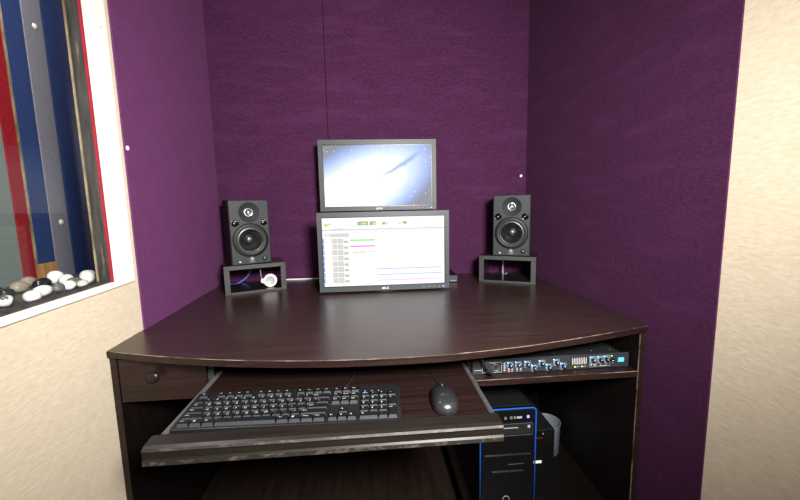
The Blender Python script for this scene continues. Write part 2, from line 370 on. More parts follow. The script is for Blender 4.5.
b = MB(); b.box(-1.555, -1.497, 1.736, 1.744, 0.02, 2.5, 'gold'); tag(b.build('edge_batten'), 'thin pale wooden strip between the red and blue panels behind glass', 'strip')
panel('booth_panel', 1.745, 1.84, 'booth_blue', 'blue fabric panel behind the glass, between pale strip and grey reflection')
g = panel('booth_panel', 1.842, 1.945, 'casing_reflection', 'pale grey reflection of the window casing and its screws, built as a panel behind the glass')  # casing's reflection in the pane, modelled as a solid pale panel
for z in (1.96, 1.07):
    b = MB(); b.lathe([(0.0, 0.006), (0.010, 0.005), (0.013, 0.0)], 'white', T(-1.5, 1.90, z) @ Matrix.Rotation(rad(90), 4, 'Y'), 16); b.build('screw_reflection', g)['label'] = 'white dot built for a reflected screw'  # mirrored screws, modelled as dots on the reflection panel
panel('booth_panel', 1.947, 2.30, 'booth_blue', 'blue fabric panel behind the glass, right of the grey reflection beside the window frame')
b = MB(); b.box(-1.499, -1.476, 1.740, 1.822, 0, 0.888, 'oak')
tag(b.build('wooden_board', bevel=0.003), 'orange-brown wooden board standing against the blue panel behind the pebbles', 'board')

# pebbles on the ledge between glass and booth
def pebble(x, y, sx, sy, sz, rz, mat, label, lift=0.0):
    bm = bmesh.new(); bmesh.ops.create_icosphere(bm, subdivisions=3, radius=1.0)
    ph = random.random()*6
    for v in bm.verts:
        k = 1 + 0.07*math.sin(2.1*v.co.x+ph) + 0.06*math.sin(2.7*v.co.y+1.7*ph)
        v.co = Vector((v.co.x*sx*k*0.86, v.co.y*sy*k*0.88, v.co.z*sz*0.74))
    for f in bm.faces: f.smooth = True
    zmin = min(v.co.z for v in bm.verts)
    for v in bm.verts: v.co.z -= zmin
    me = bpy.data.meshes.new('pebble'); bm.to_mesh(me); bm.free(); me.materials.append(M[mat])
    o = bpy.data.objects.new('pebble', me); COL.objects.link(o); o.location = (x, y, LEDGE+lift); o.rotation_euler = (0, 0, rad(rz))
    return tag(o, label, 'pebble', 'pebbles on the window ledge')
M['p_white'] = noise_mix('white pebble', (0.70, 0.72, 0.70), (0.86, 0.88, 0.87), (60, 60, 60), 0.3)
M['p_black'] = noise_mix('black pebble', (0.008, 0.009, 0.010), (0.02, 0.022, 0.024), (60, 60, 60), 0.15)
M['p_brown'] = noise_mix('brown pebble', (0.20, 0.16, 0.125), (0.32, 0.27, 0.22), (70, 70, 70), 0.4)
M['p_grey'] = noise_mix('grey pebble', (0.085, 0.078, 0.072), (0.15, 0.14, 0.13), (90, 90, 90), 0.4)
M['p_tan'] = noise_mix('tan pebble', (0.50, 0.43, 0.34), (0.74, 0.70, 0.62), (50, 50, 90), 0.35)
M['p_ring'] = noise_mix('banded pebble', (0.05, 0.05, 0.055), (0.70, 0.72, 0.71), (30, 30, 30), 0.3, lo=0.47, hi=0.53)
PEB = [(-0.824, 0.865, .020, .020, .018, 10, 'p_ring', 'grey and white banded pebble at the left end of the front row'),
 (-0.801, 0.905, .019, .025, .018, 20, 'p_white', 'plump white pebble, front row, second from the left end'),
 (-0.822, 0.958, .019, .034, .019, 15, 'p_white', 'long white pebble, largest of the front row, third from left'),
 (-0.823, 1.003, .016, .018, .016, 0, 'p_grey', 'dark grey pebble in the front row, right of the long white one'),
 (-0.815, 1.030, .017, .018, .017, 0, 'p_white', 'round white pebble in the front row beside the tan one'),
 (-0.803, 1.062, .016, .023, .014, 25, 'p_tan', 'cream tan pebble in the middle of the front row'),
 (-0.838, 1.075, .020, .026, .017, 0, 'p_grey', 'grey-brown pebble left of the white pair at the right end'),
 (-0.830, 1.118, .021, .022, .022, 0, 'p_white', 'white pebble second from the right end of the ledge'),
 (-0.866, 1.163, .022, .036, .021, 20, 'p_white', 'long speckled white pebble at the right end by the dark frame'),
 (-0.965, 0.985, .022, .026, .017, 0, 'p_black', 'black pebble at the far left of the back row'),
 (-0.914, 0.962, .020, .026, .015, 30, 'p_black', 'flat black pebble in front of the leftmost black one, back row'),
 (-0.930, 1.018, .021, .026, .020, 0, 'p_brown', 'round brown pebble in the back row'),
 (-0.912, 1.068, .020, .030, .019, 10, 'p_black', 'glossy black pebble in the middle, right of the brown one'),
 (-0.968, 1.088, .020, .026, .020, 0, 'p_brown', 'grey-beige pebble peeping out behind the glossy black one'),
 (-0.925, 1.124, .022, .024, .026, 0, 'p_white', 'tall white pebble in the back row above the glossy black one'),
 (-0.876, 1.100, .019, .034, .021, 25, 'p_white', 'flat white pebble behind the tan and grey-brown ones')]
for a in PEB: pebble(*a)

# wall screws
def screw(loc, rot, label):
    b = MB(); b.lathe([(0.0, 0.004), (0.004, 0.0035), (0.0065, 0.002), (0.007, 0.0)], 'white', seg=20)
    return tag(b.build('screw_cap', loc=loc, rot=rot), label, 'screw', 'white screw caps on the walls')
screw((lwx(1.172)+0.0055, 1.172, 1.303), (0, rad(90), LROT), 'white screw cap on the left purple fabric wall')
screw((lwx(1.10)+0.0095, 1.10, 1.614), (0, rad(90), LROT), 'white screw cap on the white window casing')
screw((0.786, BY+0.0005, 1.255), (rad(90), 0, 0), 'white screw cap on purple back wall above the right speaker')

# ------------------------------------------------------------------ desk
DZ = 0.75
desk = thing('corner_desk', 'dark wenge computer desk with curved front filling the purple alcove', 'desk', (0, 1.3, 0))
OY = 1.3
fr = spline([Vector(p) for p in ((-0.707, 0.986, 0), (-0.572, 0.941, 0), (-0.43, 0.903, 0), (-0.29, 0.875, 0), (-0.139, 0.856, 0), (0.0, 0.848, 0), (0.11, 0.848, 0), (0.21, 0.854, 0), (0.372, 0.875, 0), (0.485, 0.898, 0), (0.624, 0.931, 0), (0.805, 0.980, 0))], 8)
front = [(p.x, p.y) for p in fr]
LE = lwx(1.0)+0.0075
outline = front + [(0.806, 1.876), (lwx(1.876)+0.0085, 1.876), (lwx(1.165)+0.0085, 1.165), (lwx(1.158)+0.002, 1.158), (lwx(0.99)+0.002, 0.985)]
b = MB()
loc_out = [(x, y-OY) for x, y in outline]
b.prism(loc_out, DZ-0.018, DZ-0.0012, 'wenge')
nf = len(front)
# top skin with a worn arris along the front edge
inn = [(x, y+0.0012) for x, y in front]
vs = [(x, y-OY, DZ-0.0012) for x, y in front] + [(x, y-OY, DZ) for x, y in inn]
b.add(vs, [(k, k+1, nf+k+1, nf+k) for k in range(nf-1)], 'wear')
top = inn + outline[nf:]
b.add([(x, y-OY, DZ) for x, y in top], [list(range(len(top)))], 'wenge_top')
rest = outline[nf-1:] + [outline[0]]; rt = [inn[-1]] + outline[nf:] + [inn[0]]
vs = [(x, y-OY, DZ-0.0012) for x, y in rest] + [(x, y-OY, DZ) for x, y in rt]; n = len(rest)
b.add(vs, [(k, k+1, n+k+1, n+k) for k in range(n-1)], 'wenge_top')
b.build('desktop', desk)
b = MB(); b.box(-0.708, -0.691, 0.99-OY, 1.60-OY, 0, DZ-0.018, 'wenge_shade', front='wenge'); b.build('side_panel', desk, bevel=0.0008)
b = MB(); b.box(0.772, 0.789, 0.968-OY, 1.60-OY, 0, DZ-0.018, 'wenge_shade', front='wenge'); b.box(0.7717, 0.7730, 0.9672-OY, 0.970-OY, 0, DZ-0.018, 'wear'); b.build('side_panel', desk)
b = MB(); b.box(-0.69, 0.771, 1.585-OY, 1.60-OY, 0.02, DZ-0.018, 'void'); b.build('back_panel', desk)['label'] = 'back panel blackened for under-desk shade'  # coloured near black to stand in for the shade under the desk
b = MB(); b.box(0.29, 0.771, 1.0-OY, 1.584-OY, 0.08, 0.10, 'wenge_shade'); b.box(0.29, 0.771, 1.02-OY, 1.04-OY, 0.0, 0.08, 'wenge_shade'); b.build('bottom_shelf', desk, bevel=0.001)
b = MB(); b.box(0.277, 0.771, 0.966-OY, 1.584-OY, 0.600, 0.618, 'wenge'); b.box(0.277, 0.771, 0.9652-OY, 0.967-OY, 0.6172, 0.6184, 'wear'); b.build('rack_shelf', desk)
# drawer with knob
dr = MB(); dr.box(-0.689, -0.464, 0.992-OY, 1.008-OY, 0.601, 0.722, 'wenge'); dr.box(-0.680, -0.470, 1.008-OY, 1.40-OY, 0.612, 0.70, 'wenge')
dw = dr.build('drawer', desk, bevel=0.0008)
b = MB(); b.lathe([(0.006, 0.0), (0.006, 0.008), (0.013, 0.012), (0.0155, 0.017), (0.0135, 0.022), (0.007, 0.0245), (0.0, 0.025)], plain('dark brown knob', (0.012, 0.007, 0.006), 0.35, spec=0.3), FACE(-0.592, 0.992-OY, 0.676), 28)
b.build('drawer_knob', dw)['label'] = 'round glossy brown knob'
# hanging partitions beside the tray
b = MB(); b.box(-0.463, -0.447, 1.0-OY, 1.584-OY, 0.601, DZ-0.018, 'wenge', front='ebony_edge'); b.build('partition', desk)
b = MB(); b.box(0.262, 0.276, 0.985-OY, 1.584-OY, 0.600, DZ-0.018, 'wenge'); b.build('partition', desk, bevel=0.0008)
# keyboard tray
TZ = 0.655
tray_bm = MB(); tray_bm.box(-0.436, 0.249, 0.7312-OY, 1.19-OY, TZ-0.016, TZ, 'wenge')
tray = tray_bm.build('keyboard_tray', desk)
b = MB()
prof = [(0.731, 0.634), (0.731, 0.664), (0.725, 0.6665), (0.695, 0.6645), (0.688, 0.6615), (0.6855, 0.657), (0.687, 0.653), (0.687, 0.641), (0.6845, 0.637), (0.685, 0.628), (0.690, 0.625), (0.725, 0.625)]
lx = [-0.4545, 0.2605]
n = len(prof)
vs = [(x, y-OY, z) for x in lx for y, z in prof]
mats = ['lipwood']*n
mats[4] = 'lipwear'; mats[8] = 'lipwear'
for k in range(n):
    k2 = (k+1) % n
    b.add(vs, [(k, n+k, n+k2, k2)], mats[k])
b.add(vs, [list(range(n)), list(range(n, 2*n))[::-1]], 'lipwear')
b.build('front_lip', tray)['label'] = 'scuffed black front lip'
for x0, x1 in ((-0.446, -0.4365), (0.2495, 0.259)):
    b = MB(); b.box(x0, x1, 0.7315-OY, 1.18-OY, 0.640, 0.657, 'steel'); b.box(x0+0.0015, x0+0.0035, 0.7315-OY, 1.18-OY, 0.657, 0.661, 'steel'); b.box(x1-0.0035, x1-0.0015, 0.7315-OY, 1.18-OY, 0.657, 0.661, 'steel')
    for k in range(9): b.lathe([(0.0014, 0), (0.0014, 0.0015), (0.0, 0.002)], 'silver', T((x0+x1)/2, 0.79-OY+0.04*k, 0.657), 10)
    b.build('slide_rail', tray)
b = MB(); b.box(-0.447, -0.443, 1.03-OY, 1.05-OY, 0.675, 0.70, plain('copper screw plate', (0.45, 0.16, 0.08), 0.4)); b.lathe([(0.005, 0), (0.005, 0.004), (0, 0.005)], 'silver', T(-0.443, 1.04-OY, 0.688) @ Matrix.Rotation(rad(90), 4, 'Y'), 14); b.build('rail_bracket', desk)

# ------------------------------------------------------------------ monitors
def monitor(name, label, loc, w, h, scr_w, scr_h, scr_dz, kind, rz=0.0):
    """loc = bottom centre of the front face; empty stands on the desk below"""
    t = thing(name, label, 'monitor', (loc[0], loc[1], DZ), rz, 'two stacked monitors')
    z0 = loc[2]-DZ
    cx = 0.0; sz0 = z0 + scr_dz; sx = scr_w/2
    b = MB()   # bezel ring
    d = 0.022
    b.box(-w/2, -sx, 0, d, z0, z0+h, 'bezel'); b.box(sx, w/2, 0, d, z0, z0+h, 'bezel')
    b.box(-sx, sx, 0, d, z0, sz0, 'bezel'); b.box(-sx, sx, 0, d, sz0+scr_h, z0+h, 'bezel')
    be = b.build('bezel', t)
    b = MB(); b.text('ASUS', 0.0135, 'print', FACE(0, -0.0006, z0+scr_dz*0.48)); b.build('lettering', be)
    b = MB()
    for k in range(5): b.box(w*0.30+k*0.0225-0.003, w*0.30+k*0.0225+0.003, -0.001, 0.001, z0+scr_dz*0.42, z0+scr_dz*0.52, 'print_dim')
    b.build('menu_buttons', be)
    b = MB(); b.box(w*0.452-0.003, w*0.452+0.003, -0.001, 0.002, z0+scr_dz*0.36, z0+scr_dz*0.60, 'led_blue'); b.build('power_light', be)
    b = MB(); b.box(-w/2+0.004, w/2-0.004, d, 0.032, z0+0.004, z0+h-0.004, 'black_matte')
    bk = [(-w/2+0.03, 0.032), (w/2-0.03, 0.032), (w/2-0.09, 0.058), (-w/2+0.09, 0.058)]
    b.prism(bk, z0+0.05, z0+h-0.04, 'black_matte'); b.build('rear_housing', t, bevel=0.002)
    # screen
    b = MB(); y = 0.005
    if kind == 'daw':
        b.box(-sx, sx, y, y+0.004, sz0, sz0+scr_h, 'scr_black')
        g = 0.003
        b.add([(-sx+g, y-0.0004, sz0+g), (sx-g, y-0.0004, sz0+g), (sx-g, y-0.0004, sz0+scr_h-g), (-sx+g, y-0.0004, sz0+scr_h-g)], [(0, 1, 2, 3)], 'scr_white')
        lay = [0]
        def R(u0, u1, v0, v1, m):
            lay[0] += 1; yy = y-0.0006-0.000004*lay[0]
            U = lambda u: -sx+g+u*(scr_w-2*g); V = lambda v: sz0+scr_h-g-v*(scr_h-2*g)
            b.add([(U(u0), yy, V(v1)), (U(u1), yy, V(v1)), (U(u1), yy, V(v0)), (U(u0), yy, V(v0))], [(0, 1, 2, 3)], m)
        R(0.015, 0.075, .075, .10, 'scr_yg'); R(0.015, 0.045, .10, .118, 'scr_green'); R(.17, .24, .085, .10, 'scr_cyan'); R(.19, .22, .108, .12, 'scr_cyan')
        R(.285, .375, .055, .115, 'scr_olive'); R(.315, .36, .075, .10, 'scr_yg'); R(.385, .435, .055, .115, 'scr_olive'); R(.41, .43, .07, .11, 'scr_yg')
        R(.455, .475, .075, .10, 'scr_lgrey'); R(.485, .515, .07, .11, 'scr_olive'); R(.52, .535, .07, .11, 'scr_yg'); R(.625, .64, .075, .11, 'scr_grey'); R(.645, .66, .07, .10, 'scr_yg'); R(.66, .69, .065, .105, 'scr_olive')
        R(.0, 1.0, .165, .175, 'scr_line'); R(.08, .17, .15, .163, 'scr_lilac'); R(.0, 1.0, .178, .19, 'scr_lgrey')
        for k in range(13): R(.25+.057*k, .275+.057*k, .205, .213, 'scr_line')
        R(.01, .06, .215, .27, 'scr_lgrey'); R(.06, .215, .22, .275, 'scr_grey')
        for k in range(8):
            v = .295+.083*k
            R(.0, .012, v, v+.07, 'scr_indigo' if k < 6 else 'scr_blue'); R(.072, .078, v, v+.072, 'scr_yg' if k % 2 else 'scr_red')
            R(.08, .115, v, v+.075, 'scr_grey' if k != 3 else 'scr_lgrey'); R(.118, .165, v, v+.075, 'scr_grey'); R(.168, .208, v+.03, v+.072, 'scr_grey'); R(.178, .198, v+.04, v+.062, 'scr_olive'); R(.186, .192, v+.04, v+.062, 'scr_yg')
        R(.217, .425, .315, .338, 'scr_green'); R(.217, .425, .405, .426, 'scr_magenta')
        for a, c in ((.235, .29), (.295, .35), (.365, .375), (.385, .405), (.41, .42)): R(a, c, .495, .508, 'scr_red')
        for a in (.225, .36, .385, .41): R(a, a+.012, .57, .585, 'scr_cyan')
        R(.225, .232, .655, .665, 'scr_yg')
        R(.43, .975, .752, .765, 'scr_blue'); R(.43, .975, .838, .85, 'scr_blue'); R(.43, .975, .922, .935, 'scr_pink')
        b.build('screen', t)['label'] = 'lit screen showing a white audio editing window'
    else:
        b.box(-sx, sx, y, y+0.004, -scr_h/2, scr_h/2, 'scr_black')
        g = 0.003; wm = wallpaper_mat(scr_w, scr_h)
        b.add([(-sx+g, y-0.0004, -scr_h/2+g), (sx-g, y-0.0004, -scr_h/2+g), (sx-g, y-0.0004, scr_h/2-g), (-sx+g, y-0.0004, scr_h/2-g)], [(0, 1, 2, 3)], wm)
        b.build('screen', t, loc=(0, 0, sz0+scr_h/2))['label'] = 'lit screen showing a blue and white starry sky'
    return t, z0
mt, z0 = monitor('monitor', 'lower black monitor on the desk showing a white audio editing window', (0.052, 1.53, 0.7575), 0.553, 0.335, 0.519, 0.295, 0.020, 'daw')
b = MB(); b.box(-0.035, 0.035, 0.059, 0.079, 0.012, 0.22, 'black'); b.build('stand_neck', mt, bevel=0.003)
b = MB(); b.lathe([(0.0, 0.014), (0.07, 0.012), (0.098, 0.004), (0.10, 0.0)], 'black', T(0, 0.108, 0), 40); b.build('stand_base', mt)
mu, z0 = monitor('monitor', 'upper black monitor mounted above the other, showing a starry blue sky', (0.039, 1.735, 1.095), 0.546, 0.325, 0.508, 0.285, 0.018, 'sky')
b = MB(); b.lathe([(0.017, 0.006), (0.017, 0.52)], 'black', T(0, 0.095, 0), 24, cap=True); b.box(-0.05, 0.05, 0.059, 0.080, 0.43, 0.53, 'black'); b.build('support_pole', mu)
b = MB(); b.box(-0.09, 0.09, 0.045, 0.14, 0, 0.008, 'black'); b.build('stand_base', mu, bevel=0.002)

# ------------------------------------------------------------------ speaker stands and speakers
def speaker_stand(label, loc, rz, w=0.252, h=0.125, d=0.20):
    t = thing('speaker_stand', label, 'speaker stand', loc, rz, 'boxy speaker stands on the desk')
    th = 0.022
    for x0, x1 in ((-w/2, -w/2+th), (w/2-th, w/2)):
        b = MB(); b.box(x0, x1, 0, d, 0, h-0.018, 'ebony', front='ebony_edge'); b.build('side_board', t, bevel=0.0008)
    b = MB(); b.box(-w/2, w/2, 0, d, h-0.018, h, 'ebony', front='ebony_edge'); b.build('top_board', t, bevel=0.0008)
    b = MB(); b.box(-w/2+th, w/2-th, 0, d, 0, 0.010, 'ebony', front='ebony_edge'); b.build('bottom_board', t, bevel=0.0008)
    return t
SLZ = rad(22.0); SRZ = rad(-26.5)
speaker_stand('open black box stand under the left speaker, round white device inside', (-0.508, 1.6125, DZ), SLZ)
speaker_stand('open black box stand under the right speaker by the right wall', (0.613, 1.608, DZ), SRZ, d=0.165)
def speaker(label, loc, rz, w=0.164, h=0.279, d=0.175):
    t = thing('studio_speaker', label, 'speaker', loc, rz, 'pair of black studio speakers')
    wz, wr = h-0.174, 0.074; tz, tr = h-0.054, 0.043; pz_, pr, pxx = h-0.099, 0.0155, 0.0585
    b = MB()
    b.box(-w/2, w/2, 0.006, d, 0, h, 'black_matte')
    b.f = [f for f in b.f]
    # front plate with openings (hollow behind it is built from the cones)
    hw, hh = w/2-0.004, 0.004
    ol = [(-hw, hh), (hw, hh), (hw, h-hh), (-hw, h-hh)]
    b2 = MB()
    b2.plate_with_holes(ol, [(0, wz, wr), (0, tz, tr), (-pxx, pz_, pr), (pxx, pz_, pr)], 'baffle', FACE(0, 0, 0))
    oo = [(-w/2, 0), (w/2, 0), (w/2, h), (-w/2, h)]
    vs = [(x, 0, z) for x, z in ol] + [(x, 0.006, z) for x, z in oo]
    b2.add(vs, [(k, (k+1) % 4, 4+(k+1) % 4, 4+k) for k in range(4)], 'baffle')
    # cabinet with open front so cones can sink in
    c = MB()
    vs = [(x, y, z) for y in (0.006, d) for x, z in oo]
    c.add(vs, [(k, (k+1) % 4, 4+(k+1) % 4, 4+k) for k in range(4)] + [(4, 5, 6, 7)], 'black_matte')
    c.build('cabinet', t)
    b2.build('baffle', t)['label'] = 'charcoal front baffle'
    X = FACE(0, 0, wz)          # local z -> -y (towards viewer)
    wf = MB(); wf.lathe([(wr, 0), (0.070, 0.003), (0.062, 0.004), (0.0585, 0.0045), (0.055, 0.0)], 'rubber', X, 48)
    wf.lathe([(0.055, 0.0), (0.051, 0.004), (0.046, 0.003), (0.043, -0.003), (0.030, -0.016), (0.022, -0.022)], 'cone', X, 48)
    wo = wf.build('woofer', t)
    q = MB(); q.lathe([(0.024, -0.022), (0.018, -0.015), (0.010, -0.0125), (0.0, -0.012)], 'cone', X, 32); q.build('dust_cap', wo)
    X = FACE(0, 0, tz)
    tw = MB(); tw.lathe([(tr, 0), (0.040, -0.002), (0.030, -0.007), (0.021, -0.013), (0.018, -0.014)], 'baffle', X, 40); to = tw.build('tweeter', t)
    q = MB(); q.lathe([(0.018, -0.014), (0.018, -0.011), (0.0145, -0.011), (0.0145, -0.014)], 'silver', X, 32); q.build('tweeter_ring', to)
    q = MB(); q.lathe([(0.0145, -0.014), (0.0085, -0.0135)], 'black', X, 24); q.lathe([(0.0085, -0.0135), (0.007, -0.009), (0.004, -0.007), (0.0, -0.0065)], 'silver', X, 24); q.build('tweeter_dome', to)
    for s in (-1, 1):
        q = MB(); q.lathe([(pr, 0), (pr-0.0015, 0.001), (pr-0.002, -0.004), (pr-0.003, -0.03), (0.0, -0.031)], 'black_gloss', FACE(s*pxx, 0, pz_), 24); q.build('bass_port', t)
    q = MB(); q.lathe([(0.0105, 0), (0.0105, 0.001), (0.0085, 0.0015), (0.008, 0.008), (0.006, 0.0095), (0.0, 0.0095)], 'black', FACE(0.052, 0, 0.022), 24); q.box(0.0515, 0.0525, -0.0098, -0.009, 0.024, 0.029, 'print'); q.build('volume_knob', t)
    q = MB(); q.box(-0.052, -0.047, -0.0015, 0.001, 0.0115, 0.0165, 'led_yellow'); q.build('power_light', t)
    q = MB()  # round emblem of three crossed forks with a word bar below
    q.lathe([(0.0085, 0.0), (0.0085, 0.0006), (0.0072, 0.0006), (0.0072, 0.0)], 'print_dim', FACE(0, -0.0002, 0.024), 24)
    for a in (90, 210, 330):
        q.box(0.0, 0.0066, -0.0004, 0.0004, -0.0007, 0.0007, 'print', FACE(0, -0.0006, 0.024) @ Matrix.Rotation(rad(a), 4, 'Z') @ Matrix.Rotation(rad(-90), 4, 'X'))
    q.text('YAMAHA', 0.0062, 'print_dim', FACE(0, -0.0008, 0.0105)); q.build('emblem', t)
    return t
speaker('black studio speaker on the left stand by the left purple wall', (-0.522, 1.621, DZ+0.125), rad(28))
speaker('black studio speaker on the right stand below a white screw cap', (0.634, 1.614, DZ+0.125), rad(-24), d=0.165)

# small round white device lying in the left stand
dv = thing('round_device', 'small round white device with grey centre inside the left speaker stand', 'device', (-0.466, 1.672, DZ+0.0102), rad(10))
X = FACE(0, 0, 0.029)
b = MB(); b.lathe([(0.0, -0.035), (0.024, -0.035), (0.029, -0.02), (0.029, 0.0), (0.027, 0.004), (0.023, 0.005), (0.020, 0.001)], 'white', X, 36); b.build('housing', dv)
b = MB(); b.lathe([(0.020, 0.001), (0.012, -0.005), (0.0, -0.004)], 'grey', X, 32); b.build('lens', dv)['label'] = 'grey lens'
b = MB(); b.lathe([(0.011, 0.0), (0.012, 0.006), (0.009, 0.012), (0.0, 0.013)], 'white', T(-0.027, 0.005, 0.029) @ Matrix.Rotation(rad(-90), 4, 'Y'), 20); b.build('side_knob', dv)
b = MB(); b.tube([(-0.036, 0.006, 0.034), (-0.040, 0.02, 0.055), (-0.045, 0.045, 0.080), (-0.047, 0.09, 0.085)], 0.0016, 'grey', 8); b.build('cord', dv)

# cables on the desk
b = MB(); b.tube([(-0.47, 1.868, DZ+0.003), (-0.36, 1.866, DZ+0.003), (-0.20, 1.868, DZ+0.003), (-0.06, 1.865, DZ+0.003)], 0.003, 'white_cable', 10)
tag(b.build('white_cable'), 'thin white cable lying along the back wall left of the monitors', 'cable')
b = MB(); b.tube([(-0.60, 1.835, DZ+0.125), (-0.602, 1.83, DZ+0.075), (-0.618, 1.82, DZ+0.032), (-0.66, 1.80, DZ+0.0045), (-0.70, 1.80, DZ+0.0045)], 0.0045, 'blue_cable', 10)
tag(b.build('blue_cable'), 'dark blue cable curving down behind the left speaker stand', 'cable')
b = MB(); b.tube([(0.662, 1.80, DZ+0.20), (0.666, 1.80, DZ+0.10), (0.666, 1.80, DZ+0.05), (0.668, 1.80, DZ+0.004), (0.70, 1.83, DZ+0.004)], 0.004, plain('pale blue grey cable', (0.25, 0.27, 0.42), 0.4), 10)
tag(b.build('speaker_cable'), 'pale blue-grey cable hanging behind the right speaker stand', 'cable')
# adapter box right of the monitor
ab = thing('adapter_box', 'small dark grey box on the desk at the right edge of the lower monitor', 'box', (0.345, 1.672, DZ))
b = MB(); b.prism([(-0.055, 0), (0.055, 0), (0.055, 0.16), (-0.055, 0.16)], 0.001, 0.034, 'black_matte'); b.build('box_body', ab, bevel=0.002)
b = MB(); b.box(-0.053, 0.053, -0.002, 0.0, 0.003, 0.032, 'bezel')
for k in range(3): b.box(0.022+k*0.009, 0.027+k*0.009, -0.0025, -0.002, 0.006, 0.010, 'print_dim')
b.build('front_plate', ab)

# ------------------------------------------------------------------ keyboard
KX0, KX1 = -0.433, 0.057
kb = thing('keyboard', 'black full-size keyboard with white legends on the pulled-out tray', 'keyboard', ((KX0+KX1)/2-0.002, 0.734, TZ), rad(-1.9))
KW = 0.486; KD = 0.138; tilt = math.atan2(0.009, KD)
KM = T(0, 0, 0.004) @ Matrix.Rotation(tilt, 4, 'X')
b = MB()
def rr(x0, x1, y0, y1, r, n=5):
    out = []
    for cx, cy, a0 in ((x1-r, y0+r, -90), (x1-r, y1-r, 0), (x0+r, y1-r, 90), (x0+r, y0+r, 180)):
        for k in range(n+1):
            a = rad(a0+90*k/n); out.append((cx+r*math.cos(a), cy+r*math.sin(a)))
    return out
b.prism(rr(-KW/2, KW/2, 0, KD, 0.008), -0.003, 0.006, 'kbase', X=KM); b.build('keyboard_case', kb, bevel=0.0015)
for s in (-1, 1):
    b = MB(); b.box(s*0.2-0.015, s*0.2+0.015, 0.118, 0.126, 0.0, 0.0125, 'black'); b.build('foot', kb)
u = 0.0207; ud = 0.0193; x_off = -KW/2+0.011; y_off = 0.006
keys = []   # (x in u, row y in u, width, height, legend)
def row(y, x, items, w=1.0):
    for it in items:
        if isinstance(it, tuple): lg, ww = it
        else: lg, ww = it, w
        if lg is not None: keys.append((x, y, ww, 1.0, lg))
        x += ww
row(0, 0, [('Ctrl', 1.25), ('\u2756' if False else 'Win', 1.25), ('Alt', 1.25), ('', 6.25), ('Alt', 1.25), ('Win', 1.25), ('Menu', 1.25), ('Ctrl', 1.25)])
row(1, 0, [('Shift', 2.25)] + list('ZXCVBNM,./') + [('Shift', 2.75)])
row(2, 0, [('Caps', 1.75)] + list("ASDFGHJKL;'") + [('Enter', 2.25)])
row(3, 0, [('Tab', 1.5)] + list('QWERTYUIOP[]') + [('\\', 1.5)])
row(4, 0, list('`1234567890-=') + [('Back', 2.0)])
row(5.2, 0, ['Esc', (None, 1)] + ['F1', 'F2', 'F3', 'F4', (None, .5), 'F5', 'F6', 'F7', 'F8', (None, .5), 'F9', 'F10', 'F11', 'F12'])
row(5.2, 15.25, ['Prt', 'Scr', 'Brk']); row(4, 15.25, ['Ins', 'Home', 'PgU']); row(3, 15.25, ['Del', 'End', 'PgD'])
row(1, 16.25, ['\u2191']); row(0, 15.25, ['\u2190', '\u2193', '\u2192'])
row(4, 18.5, ['Num', '/', '*', '-']); row(3, 18.5, list('789')); row(2, 18.5, list('456')); row(1, 18.5, list('123'))
keys.append((21.5, 2, 1, 2.0, '+')); keys.append((21.5, 0, 1, 2.0, 'Ent')); row(0, 18.5, [('0', 2.0), '.'])
keys.sort(key=lambda k: k[1])
def keycap(b, k):
    x, y, w, h, lg = k
    x0 = x_off+x*u+0.0008; x1 = x_off+(x+w)*u-0.0008; y0 = y_off+y*ud+0.0008; y1 = y_off+(y+h)*ud-0.0008
    zb, zt = 0.0055, 0.0125; ins = 0.0022
    tx0, tx1, ty0, ty1 = x0+ins*0.8, x1-ins*0.8, y0+ins*1.5, y1-0.0010
    vs = [(x0, y0, zb), (x1, y0, zb), (x1, y1, zb), (x0, y1, zb), (tx0, ty0, zt), (tx1, ty0, zt), (tx1, ty1, zt+0.0005), (tx0, ty1, zt+0.0005)]
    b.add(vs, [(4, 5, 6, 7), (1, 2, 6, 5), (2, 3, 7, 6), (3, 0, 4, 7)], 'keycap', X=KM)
    b.add(vs, [(0, 1, 5, 4)], 'keyface_sheen', X=KM)
    if lg:
        sz = 0.0085 if len(lg) == 1 else 0.0052
        if lg == 'Win':
            for i in (0, 1):
                for j in (0, 1): b.box(tx0+0.003+i*0.0025, tx0+0.005+i*0.0025, ty1-0.0075+j*0.0025, ty1-0.0055+j*0.0025, zt+0.0006, zt+0.0007, 'key_print', X=KM)
        else:
            b.text(lg, sz, 'key_print', KM @ T(tx0+0.0045 if len(lg) == 1 else tx0+0.0012, ty1-0.0048, zt+0.0007), align='CENTER' if len(lg) == 1 else 'LEFT')
for k in keys[:100]:
    b = MB(); keycap(b, k); b.build('key', kb)
b = MB()
for k in keys[100:]: keycap(b, k)
o = b.build('key', kb); o['kind'] = 'stuff'
b = MB()
for kx, m in ((18.8, 'led_blue'), (19.6, 'print_dim'), (20.4, 'print_dim')): b.box(x_off+kx*u, x_off+kx*u+0.003, y_off+5.55*ud, y_off+5.55*ud+0.0022, 0.006, 0.0066, m, X=KM)
b.build('indicator_lights', kb)
b = MB(); b.tube([(0.095, KD-0.002, 0.016), (0.10, KD+0.02, 0.004), (0.118, KD+0.07, 0.0026), (0.13, KD+0.20, 0.0026)], 0.0022, 'black_cable', 8); b.build('cable', kb)

